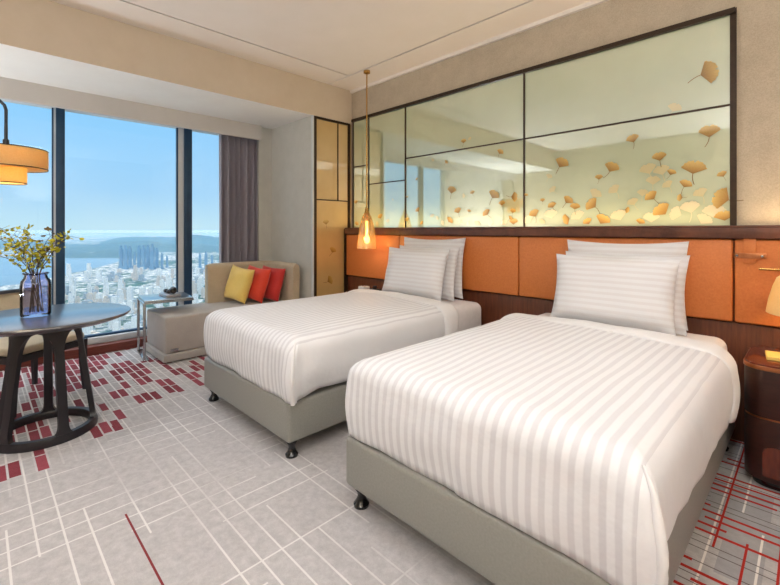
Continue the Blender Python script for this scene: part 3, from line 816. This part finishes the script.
# ------------------------------------------------------------------ chaise
ch = thing('chaise_longue', 'grey upholstered chaise longue with a beige wraparound back by the window', 'chaise', (-4.55, 1.95, 0))
ox, oy2 = -4.55, 1.95
def cb(name, mat, d, bev, seg=4):
    bm = new(); bx(bm, d[0] - ox, d[1] - ox, d[2] - oy2, d[3] - oy2, d[4], d[5], bev=bev, seg=seg); return obj(name, bm, mat, ch)
cb('plinth', 'chaise', (-4.87, -4.225, 1.235, 2.66, 0.015, 0.085), 0.008)
cb('seat', 'chaise', (-4.86, -4.25, 1.255, 2.65, 0.087, 0.432), 0.022)
cb('metal_tag', 'steel', (-4.250, -4.246, 1.30, 1.37, 0.10, 0.13), 0.001)
bm = new()       # L-shaped back, swept rounded profile
path = []
for k in range(10): path.append((-4.80 - 0.0, 1.84 + (2.44 - 1.84) * k / 9))
for k in range(1, 9): a = PI - (PI / 2) * k / 9; path.append((-4.63 + 0.17 * math.cos(a), 2.44 + 0.155 * math.sin(a)))
for k in range(10): path.append((-4.63 + (0.485) * k / 9, 2.595))
prof = []
T, ZB, ZT = 0.052, 0.09, 0.872
for k in range(9): a = PI * k / 8; prof.append((T * math.cos(a), ZT - T + T * math.sin(a)))
prof += [(-T, ZB), (T, ZB)]
rows = []
for i, (x, y) in enumerate(path):
    p0 = Vector(path[max(i - 1, 0)]); p1 = Vector(path[min(i + 1, len(path) - 1)]); d = (p1 - p0).normalized(); nrm = Vector((-d.y, d.x))
    e = 1.0
    if i == 0 or i == len(path) - 1: e = 0.80
    rows.append([bm.verts.new((x + nrm.x * u * e - ox, y + nrm.y * u * e - oy2, z if z < 0.5 else ZB + (z - ZB) * (0.985 if e < 1 else 1))) for u, z in prof])
for a, b_ in zip(rows, rows[1:]):
    for k in range(len(prof)): bm.faces.new((a[k], a[(k + 1) % len(prof)], b_[(k + 1) % len(prof)], b_[k]))
bm.faces.new(rows[0][::-1]); bm.faces.new(rows[-1])
obj('backrest', bm, 'chaise_back', ch, angle=60)
for loc, rz, tilt, mat, lb, roll in (((-4.57, 2.055, 0.459), 14, 15, 'yellow', 'yellow cushion in front of the two red ones on the chaise', 7),
                               ((-4.49, 2.215, 0.455), 14, 15, 'orange', 'orange-red cushion between the yellow and the dark red one on the chaise', 6),
                               ((-4.42, 2.372, 0.449), 14, 14, 'red', 'dark red cushion leaning in the corner behind the orange-red one', 4)):
    o = obj('cushion', pillow_bm(0.36, 0.385, 0.115, 0.006, seed=loc[0] * 7), mat, None, loc, (-R(tilt), R(roll), R(rz)), angle=75)
    tag(o, lb, 'cushion', 'scatter cushions on the chaise')

ct = thing('side_table', 'steel C-shaped side table standing over the foot of the chaise', 'side table', (-4.70, 1.168, 0), R(-7))
box('top', 'dark_glass', (-0.23, 0.23, 0.0, 0.43, 0.555, 0.572), ct, bev=0.003)
box('edge_frame', 'steel', (-0.235, 0.235, -0.012, 0.436, 0.540, 0.5545), ct, bev=0.002)
for sx in (-0.235, 0.19): box('leg', 'steel', (sx, sx + 0.045, -0.012, 0.010, 0.012, 0.540), ct, bev=0.003)
box('foot_bar', 'steel', (-0.235, 0.235, -0.012, 0.04, 0.0, 0.012), ct, bev=0.002)
tr = box('tray', 'tray', (-0.12, 0.12, -0.07, 0.07, 0, 0.028), None, bev=0.006); tr.location = (-4.66, 1.42, 0.5725)
tag(tr, 'small silver tray holding dark stones on the side table', 'tray')
for i, (dx, dy, s) in enumerate(((-0.088, -0.012, 0.025), (-0.035, 0.015, 0.028), (0.012, -0.018, 0.024), (0.072, 0.008, 0.034))):
    bm = new(); bmesh.ops.create_icosphere(bm, subdivisions=3, radius=s)
    for v in bm.verts:
        v.co *= 1 + 0.25 * noise.noise(v.co * 40 + Vector((i, 0, 0))); v.co.z *= 0.72 if i < 3 else 1.0
    lo = min(v.co.z for v in bm.verts)
    for v in bm.verts: v.co.z -= lo
    o = obj('pebble', bm, 'stone', None, (-4.66 + dx, 1.42 + dy, 0.6008), (0, 0, i))
    tag(o, 'dark rounded ornament stone lying in the silver tray' if i < 3 else 'largest dark ornament stone at the end of the silver tray', 'stone', 'stones in the tray')

# ------------------------------------------------------------------ round table
TX, TY = -3.35, 0.31
tb = thing('round_table', 'round dark wooden table on an arched ring base by the window', 'table', (TX, TY, 0))
bm = new(); lathe(bm, [(0, 0.672), (0.38, 0.680), (0.435, 0.700), (0.448, 0.712), (0.446, 0.719), (0.44, 0.722), (0, 0.722)], 72); obj('tabletop', bm, 'table_top', tb)
bm = new(); lathe(bm, [(0.218, 0.0), (0.262, 0.0), (0.264, 0.025), (0.256, 0.048), (0.226, 0.048), (0.216, 0.025), (0.218, 0.0)], 72); obj('ring_base', bm, 'dark_wood', tb)
bm = new(); lathe(bm, [(0.14, 0.672), (0.176, 0.672), (0.174, 0.640), (0.142, 0.640), (0.14, 0.672)], 60); obj('apron_ring', bm, 'dark_wood', tb)
angs = [14, 79, 172, 238, 306]
for i, a in enumerate(angs):
    nxt = (angs[(i + 1) % 5] - a) % 360; prv = (a - angs[i - 1]) % 360
    bm = new(); rows = []
    zs = [0.042 + 0.63 * (k / 40) for k in range(41)]
    for z in zs:
        q = (z - 0.042) / 0.63
        rr = 0.241 - 0.085 * q
        rf, up = 0.13, 0.672
        def half(gap):
            base = 0.024 - 0.003 * q
            hw = base
            full = R(gap) / 2 * rr - 0.004
            zt = z - (0.640 - rf)
            if zt > 0: hw += min(1, (1 - math.sqrt(max(0, 1 - (min(zt, rf) / rf) ** 2)))) * (min(full, 0.13) - base)
            zb = 0.10 - z
            if zb > 0: hw += 0.03 * (1 - math.sqrt(max(0, 1 - (zb / 0.06) ** 2))) if zb < 0.06 else 0.03
            return hw
        a0 = R(a) - half(prv) / rr; a1 = R(a) + half(nxt) / rr
        row = []
        for s in range(7):
            t_ = a0 + (a1 - a0) * s / 6; row.append(bm.verts.new(((rr + 0.014) * math.cos(t_), (rr + 0.014) * math.sin(t_), z)))
        for s in range(6, -1, -1):
            t_ = a0 + (a1 - a0) * s / 6; row.append(bm.verts.new(((rr - 0.016) * math.cos(t_), (rr - 0.016) * math.sin(t_), z)))
        rows.append(row)
    for p_, q_ in zip(rows, rows[1:]):
        for k in range(14): bm.faces.new((p_[k], p_[(k + 1) % 14], q_[(k + 1) % 14], q_[k]))
    bm.faces.new(rows[0][::-1]); bm.faces.new(rows[-1])
    obj('leg', bm, 'dark_wood', tb, angle=50)

# vase and branches
VX, VY = -3.37, 0.262
va = thing('glass_vase', 'violet-blue glass jar vase standing on the round table', 'vase', (VX, VY, 0.7225))
bm = new(); lathe(bm, [(0, 0.0), (0.068, 0.0), (0.075, 0.008), (0.076, 0.19), (0.072, 0.215), (0.058, 0.236), (0.055, 0.252), (0.066, 0.260), (0.064, 0.264), (0.052, 0.256), (0.053, 0.234), (0.067, 0.212), (0.071, 0.19), (0.070, 0.020), (0, 0.016)], 48)
obj('jar', bm, 'vase_glass', va)
brn = random.Random(5)
BR = [(-0.31, 0.24, 0.9), (-0.25, 0.30, 0.8), (-0.14, 0.20, 0.7), (-0.03, 0.18, 1.6), (0.11, 0.24, 1.6), (0.06, 0.28, 1.4), (0.20, 0.26, 0.5), (0.14, 0.16, 1.8), (-0.28, 0.12, 0.7), (0.26, 0.24, 0.4), (-0.09, 0.26, 0.8), (0.08, 0.15, 1.8)]
right = Vector((CS, SN, 0)); fwdv = Vector((-SN, CS, 0))
for bi, (lx, hz_, dens) in enumerate(BR):
    t = thing('flowering_branch', 'thin cut branch with yellow-green leaves in the violet glass vase', 'branch', (VX, VY, 0.7225), group='branches in the vase')
    dep = brn.uniform(-0.16, 0.16); base = right * brn.uniform(-0.04, 0.04) * (1 if lx < 0 else -1) + fwdv * brn.uniform(-0.03, 0.03) + Vector((0, 0, 0.024))
    neck = right * lx * 0.10 + fwdv * dep * 0.12 + Vector((0, 0, 0.25)); tip = right * lx + fwdv * dep + Vector((0, 0, 0.25 + hz_))
    pts = []
    for k in range(5): q = k / 4; pts.append(base.lerp(neck, q))
    for k in range(1, 9):
        q = k / 8; p = neck.lerp(tip, q) + Vector((0, 0, 0.05 * math.sin(q * PI))) + Vector((brn.uniform(-.008, .008), brn.uniform(-.008, .008), 0)); pts.append(p)
    bm = new(); tube(bm, pts, [0.0028] * 5 + [0.0026 - 0.0018 * k / 8 for k in range(1, 9)], 6)
    lv = []; 
    for k in range(6, 13):
        for s in range(int(1 + 5 * dens)):
            if brn.random() < 0.25: continue
            dv = Vector((brn.uniform(-1, 1), brn.uniform(-1, 1), brn.uniform(-0.5, 1))).normalized() * brn.uniform(0.012, 0.045)
            q = pts[k - 1].lerp(pts[k], brn.random()) if k < 13 else pts[k]
            tube(bm, [q, q + dv], [0.001, 0.0008], 4); lv.append((q + dv, dv))
    obj('stem', bm, 'stem', t)
    bm = new()
    for p, dv in lv:
        s = brn.uniform(0.007, 0.016); nrm = Vector((brn.uniform(-1, 1), brn.uniform(-1, 1), brn.uniform(-1, 1))).normalized()
        u = dv.normalized(); w = u.cross(nrm); w = w.normalized() if w.length > 1e-3 else Vector((1, 0, 0)); h = u.cross(w) * s * 0.3
        ring = [p, p + u * s * 0.6 + w * s * 0.7 + h, p + u * s * 1.5 + w * s * 0.5 + h * 0.4, p + u * s * 1.9, p + u * s * 1.5 - w * s * 0.5 + h * 0.4, p + u * s * 0.6 - w * s * 0.7 + h]
        vv = [bm.verts.new(c) for c in ring]; cc = bm.verts.new(p + u * s * 0.9 - h * 0.6)
        for k in range(6): bm.faces.new((vv[k], vv[(k + 1) % 6], cc))
    obj('leaves', bm, 'leaf' if dens > 0.6 or bi % 2 else 'leaf_brown', t)

# ------------------------------------------------------------------ dining chair behind the table
A, B_, Cc = Vector((-3.74, 0.176)), Vector((-4.04, 0.632)), Vector((-4.44, 0.348))
cen = (A + Cc) / 2
fx_ = (B_ - A).normalized()                      # chair's own x (along the front edge)
dc = thing('dining_chair', 'dark wooden armless chair with a beige seat behind the round table', 'chair', (cen.x, cen.y, 0), math.atan2(fx_.y, fx_.x))
hw, hd = 0.262, 0.238                            # front edge is local -y
def leg(x, y, tx, ty, h, name='leg'):
    bm = new(); v = []
    for (px, py, z, s) in ((x, y, 0, 0.013), (tx, ty, h * 0.55, 0.019), (tx, ty, h, 0.021)):
        v.append([bm.verts.new((px + a * s, py + b2 * s, z)) for a, b2 in ((-1, -1), (1, -1), (1, 1), (-1, 1))])
    for p_, q_ in zip(v, v[1:]):
        for k in range(4): bm.faces.new((p_[k], p_[(k + 1) % 4], q_[(k + 1) % 4], q_[k]))
    bm.faces.new(v[0][::-1]); bm.faces.new(v[-1]); obj(name, bm, 'dark_wood', dc)
leg(-hw, -hd, -hw + 0.01, -hd + 0.01, 0.395); leg(hw, -hd, hw - 0.01, -hd + 0.01, 0.395)
leg(-hw, hd + 0.02, -hw + 0.02, hd, 0.62); leg(hw, hd + 0.02, hw - 0.02, hd, 0.62)
bm = new(); prism(bm, rrect(-hw - 0.01, hw + 0.01, -hd - 0.01, hd - 0.022, 0.03), 0.352, 0.395, 0.004); obj('seat_frame', bm, 'dark_wood', dc)
bm = new(); bx(bm, -hw, hw, -hd - 0.005, hd - 0.03, 0.396, 0.452, bev=0.022, seg=4); obj('seat', bm, 'chair_fabric', dc)
for nm, mt, z0, z1, r0, r1 in (('backrest', 'chair_fabric', 0.56, 0.762, -0.014, 0.014), ('back_rail', 'dark_wood', 0.763, 0.785, -0.02, 0.02)):
    bm = new(); rows = []
    for k in range(17):
        t = -1 + k / 8; x = t * (hw - 0.005); y = hd + 0.045 - 0.05 * (t * t)
        rows.append([bm.verts.new((x, y + r0, z0)), bm.verts.new((x, y + r1, z0)), bm.verts.new((x, y + r1 + 0.02, z1)), bm.verts.new((x, y + r0 + 0.02, z1))])
    for p_, q_ in zip(rows, rows[1:]):
        for k in range(4): bm.faces.new((p_[k], p_[(k + 1) % 4], q_[(k + 1) % 4], q_[k]))
    bm.faces.new(rows[0][::-1]); bm.faces.new(rows[-1]); obj(nm, bm, mt, dc)

# ------------------------------------------------------------------ city outside
GZ = -350.0
def gpt(px, py, z=GZ):
    d = (CAMZ - z) * FOC / (py - HOR); return from_view(d, (px - 390) / FOC * d, z)
ground = box('ground', 'city', (-60000, -300, -40000, 60000, GZ - 10, GZ)); struct(ground)
bm = new()
poly = [gpt(x, y) for x, y in ((-60, 288), (-10, 287), (30, 283), (62, 275), (88, 270), (115, 263), (122, 259.5), (108, 257), (62, 257.5), (20, 258), (-60, 258))]
prism(bm, [(p.x, p.y) for p in poly], GZ - 1, GZ + 1.0); struct(obj('bay_water', bm, 'water', smooth=False))
def hill(px0, px1, d, top, seed):
    bm = new(); n, mrow = 70, 14; rows = []
    for i in range(n + 1):
        t = i / n; px = px0 + (px1 - px0) * t; row = []
        env = math.sin(t * PI) ** 0.6
        for j in range(mrow + 1):
            q = j / mrow; dd = d * (1 + 0.35 * (q - 0.5))
            h = top * env * (0.55 + 0.45 * noise.fractal(Vector((t * 4 + seed, q * 1.5, seed)), 1.0, 2.0, 4) + 0.25 * math.sin(t * 5 + seed)) * math.sin(q * PI)
            p = from_view(dd, (px - 390) / FOC * dd, GZ + max(h, -5)); row.append(bm.verts.new(p))
        rows.append(row)
    for a, b2 in zip(rows, rows[1:]):
        for j in range(mrow): bm.faces.new((a[j], a[j + 1], b2[j + 1], b2[j]))
    struct(obj('hill', bm, 'hill'))
hill(62, 230, 8000, 215, 1.3); hill(-60, 75, 9000, 150, 4.7); hill(100, 300, 11000, 330, 7.9); hill(60, 150, 6300, 90, 2.2)

def building_mesh(name, w, d, h, kind, mat):
    bm = new(); bx(bm, -w / 2, w / 2, -d / 2, d / 2, 0, h)
    if kind == 0: bx(bm, -w * 0.25, w * 0.25, -d * 0.25, d * 0.25, h, h * 1.06)
    elif kind == 1: bx(bm, -w * 0.35, w * 0.2, -d * 0.4, d * 0.4, h, h * 1.18); bx(bm, -w * 0.8, w * 0.8, -d * 0.7, d * 0.7, 0, h * 0.12)
    elif kind == 2: bx(bm, w * 0.1, w * 0.9, -d * 0.35, d * 0.6, 0, h * 0.72)
    else: bx(bm, -w * 0.9, w * 0.9, -d * 0.2, d * 0.9, 0, h * 0.4); bx(bm, -w * 0.1, w * 0.3, -d * 0.2, d * 0.2, h, h * 1.1)
    o = obj(name, bm, mat, smooth=False); return o
crn = random.Random(21)
protos = [building_mesh('apartment_tower', w, d, h, k, mt) for w, d, h, k, mt in ((26, 22, 95, 0, 'facade_white'), (30, 20, 75, 1, 'facade_cream'), (22, 22, 110, 2, 'facade_white'), (40, 22, 50, 3, 'facade_grey'), (28, 24, 62, 0, 'facade_white'), (46, 26, 36, 1, 'facade_cream'))]
used = set()
def place(px, py, sc, label, group, lst):
    i = crn.choice(lst); p = gpt(px, py)
    if i in used: o = protos[i].copy(); C.objects.link(o)
    else: o = protos[i]; used.add(i)
    o.location = p; o.scale = (sc, sc, sc * crn.uniform(0.7, 1.25)); o.rotation_euler = (0, 0, crn.uniform(-0.5, 0.5) + 0.6)
    tag(o, label, 'building', group)
spots = []; gspots = []
for k in range(1500):
    if len(spots) >= 190: break
    py = 268 + 88 * crn.random() ** 0.8; px = crn.uniform(62, 214) if crn.random() < 0.92 else crn.uniform(-5, 52)
    if px < 60 and py < 296: continue
    if py < 275 and px < 118: continue
    if abs(py - 287) < 5 and px < 150: continue       # wooded strip
    g_ = gpt(px, py)
    if any((g_ - q_).length < 54 for q_ in gspots): continue
    gspots.append(g_); spots.append((px, py)); place(px, py, crn.uniform(0.55, 0.9), 'pale apartment building in the city below the window', 'city buildings below the window', [0, 1, 2, 3, 4, 5])
tall = building_mesh('office_tower', 62, 46, 175, 1, 'tower_blue'); first = True
for px, py, sc in ((121, 268, 1.0), (125.5, 269.2, 1.05), (130, 267.6, 0.98), (134.5, 269, 0.75), (139, 267.6, 1.0), (143.5, 269.3, 1.05), (148, 267.8, 1.05), (152.5, 269.4, 1.1), (157, 267.8, 0.9), (162, 269, 0.7), (167, 267.6, 0.55), (200, 268, 0.7), (206, 270, 0.8), (212, 268, 0.6)):
    o = tall if first else tall.copy()
    if not first: C.objects.link(o)
    first = False
    o.location = gpt(px, py); o.scale = (sc * 0.42, sc * 0.42, sc); o.rotation_euler = (0, 0, 0.7)
    tag(o, 'hazy blue-grey tower block beside the bay on the skyline', 'building', 'towers by the bay')
hzb = box('haze', 'haze', (-30000, -340, -12000, 34000, GZ - 3, -6)); hzb['kind'] = 'stuff'

# ------------------------------------------------------------------ sky and lights
w = bpy.data.worlds.new('sky'); bpy.context.scene.world = w; w.use_nodes = True
nt = w.node_tree; E.nt = nt; bg = nt.nodes['Background']
x, y, z = sep(nt, coords(nt, 'Generated'))
P = coords(nt, 'Generated')
cl = tnoise(nt, P, 3.5, 4)
col = ramp(nt, (z * 0.5 + 0.5), [(0.0, (0.30, 0.42, 0.52, 1)), (0.495, (0.52, 0.76, 0.88, 1)), (0.503, (0.52, 0.76, 0.88, 1)), (0.54, (0.36, 0.64, 0.90, 1)), (0.59, (0.29, 0.61, 0.93, 1)), (0.65, (0.26, 0.60, 0.94, 1)), (0.72, (0.9, 1.15, 1.4, 1)), (0.85, (2.2, 2.4, 2.7, 1)), (1.0, (2.2, 2.4, 2.7, 1))])
nt.links.new(mixc(nt, ((cl - 0.5) * 1.2).clamp() * 0.5, col, (0.75, 0.85, 0.92, 1)), bg.inputs[0])
bg.inputs[1].default_value = 1.14

def light(name, kind, loc, energy, color, rot=(0, 0, 0), **k):
    l = bpy.data.lights.new(name, kind); l.energy = energy; l.color = color
    for a, v in k.items(): setattr(l, a, v)
    o = bpy.data.objects.new(name, l); C.objects.link(o); o.location = loc; o.rotation_euler = rot; return o
light('sun', 'SUN', (0, 0, 400), 0.9, (1, 0.94, 0.86), (R(50), 0, R(60)), angle=R(1))
PL = [(0.95, -1.35), (0.95, 0.35)]  # unseen luminous panels added to raise the general room light
for i, (x, y) in enumerate(PL):
    t = thing('ceiling_light', 'square flush ceiling light with a white diffuser', 'ceiling light', (x, y, ZC), group='ceiling lights')
    bm = new()
    for d in ((-0.62, -0.60, -0.62, 0.62), (0.60, 0.62, -0.62, 0.62), (-0.60, 0.60, -0.62, -0.60), (-0.60, 0.60, 0.60, 0.62)): bx(bm, d[0], d[1], d[2], d[3], -0.05, -0.001)
    obj('frame', bm, 'white_plastic', t)
    box('diffuser', 'downlight_lens', (-0.60, 0.60, -0.60, 0.60, -0.040, -0.030), t)
DL = [(-2.55, 0.95), (-1.15, 1.25), (-2.9, -0.4), (-0.35, 2.15), (-1.6, -0.5), (-3.0, -1.7), (-1.4, -1.7), (-0.2, -0.6)]  # unseen downlights added as fill over the beds and floor
for i, (x, y) in enumerate(DL):
    t = thing('downlight', 'round recessed ceiling downlight', 'downlight', (x, y, ZC), group='ceiling downlights')
    bm = new(); lathe(bm, [(0.135, -0.001), (0.15, -0.001), (0.15, -0.006), (0.135, -0.010), (0.135, -0.001)], 32); obj('rim', bm, 'white_plastic', t)
    bm = new(); lathe(bm, [(0, -0.003), (0.135, -0.003), (0.135, -0.001), (0, -0.001)], 32); obj('lens', bm, 'white_plastic', t)
    light('downlight_glow', 'AREA', (x, y, ZC - 0.012), 5, (0.97, 0.98, 1.0), shape='DISK', size=0.27, spread=R(115))
for x, y, lb, pw in ((1.25, -1.75, 'tall floor uplighter in the corner', 56), (0.35, -2.05, 'tall floor uplighter by the middle of the wall', 56), (1.35, 0.95, 'tall floor uplighter by the side wall', 38)):  # unseen uplighters added to bounce soft fill off the ceiling
    t = thing('floor_uplighter', lb, 'floor lamp', (x, y, 0), group=None)
    bm = new(); lathe(bm, [(0, 0), (0.15, 0), (0.15, 0.02), (0.015, 0.03), (0.015, 1.75), (0, 1.75)], 32); obj('pole', bm, 'dark_steel', t)
    bm = new(); lathe(bm, [(0, 1.74), (0.05, 1.75), (0.17, 1.86), (0.166, 1.862), (0.05, 1.762), (0, 1.755)], 40); obj('bowl', bm, 'steel', t)
    light('uplighter_glow', 'AREA', (x, y, 1.86), pw, (0.95, 0.98, 1.0), (R(180), 0, 0), shape='DISK', size=0.26)
for y, lb in ((-0.95, 'low bowl uplighter on the floor by the window wall'), (-1.95, 'low bowl uplighter in the window corner')):  # unseen low bowls added to brighten the soffit and window bay
    t = thing('bowl_lamp', lb, 'floor lamp', (-4.55, y, 0))
    bm = new(); lathe(bm, [(0, 0), (0.16, 0), (0.16, 0.02), (0.02, 0.03), (0.02, 0.62), (0, 0.62)], 32); obj('pole', bm, 'dark_steel', t)
    bm = new(); lathe(bm, [(0, 0.61), (0.06, 0.62), (0.24, 0.74), (0.235, 0.742), (0.06, 0.632), (0, 0.625)], 40); obj('bowl', bm, 'steel', t)
    light('bowl_glow', 'AREA', (-4.55, y, 0.735), 24, (0.95, 0.98, 1.0), (R(180), 0, 0), shape='DISK', size=0.4)
WARM = (1.0, 0.70, 0.38)
light('led_glow', 'AREA', (-2.15, YN - 0.095, 1.276), 8.0, WARM, (R(180), 0, 0), shape='RECTANGLE', size=3.5, size_y=0.02)
light('led_glow', 'AREA', (0.70, YN - 0.095, 1.276), 4.5, WARM, (R(180), 0, 0), shape='RECTANGLE', size=1.9, size_y=0.02)
light('pendant_glow', 'POINT', (-3.37, 2.98, 1.13), 9, WARM, shadow_soft_size=0.035)
light('table_lamp_glow', 'POINT', (0.035, 2.955, 0.93), 12, WARM, shadow_soft_size=0.04)
light('arc_lamp_glow', 'POINT', (fl_c.x, fl_c.y, z_(172)), 7, (1.0, 0.84, 0.56), shadow_soft_size=0.04)

# ------------------------------------------------------------------ camera
cam = bpy.data.cameras.new('camera'); co = bpy.data.objects.new('camera', cam); C.objects.link(co)
co.location = (0, 0, CAMZ); co.rotation_euler = (R(90), 0, TH)
cam.sensor_width = 36; cam.lens = FOC / 780 * 36; cam.shift_y = -(292.5 - HOR) / 780
cam.clip_start = 0.05; cam.clip_end = 90000
sc = bpy.context.scene; sc.camera = co
sc.view_settings.view_transform = 'Standard'; sc.view_settings.look = 'None'; sc.view_settings.exposure = 0.0; sc.view_settings.gamma = 1.0
sc.view_settings.use_curve_mapping = False
sc.cycles.use_denoising = True
sc.cycles.max_bounces = 10; sc.cycles.diffuse_bounces = 5; sc.cycles.transparent_max_bounces = 16; sc.cycles.volume_bounces = 1
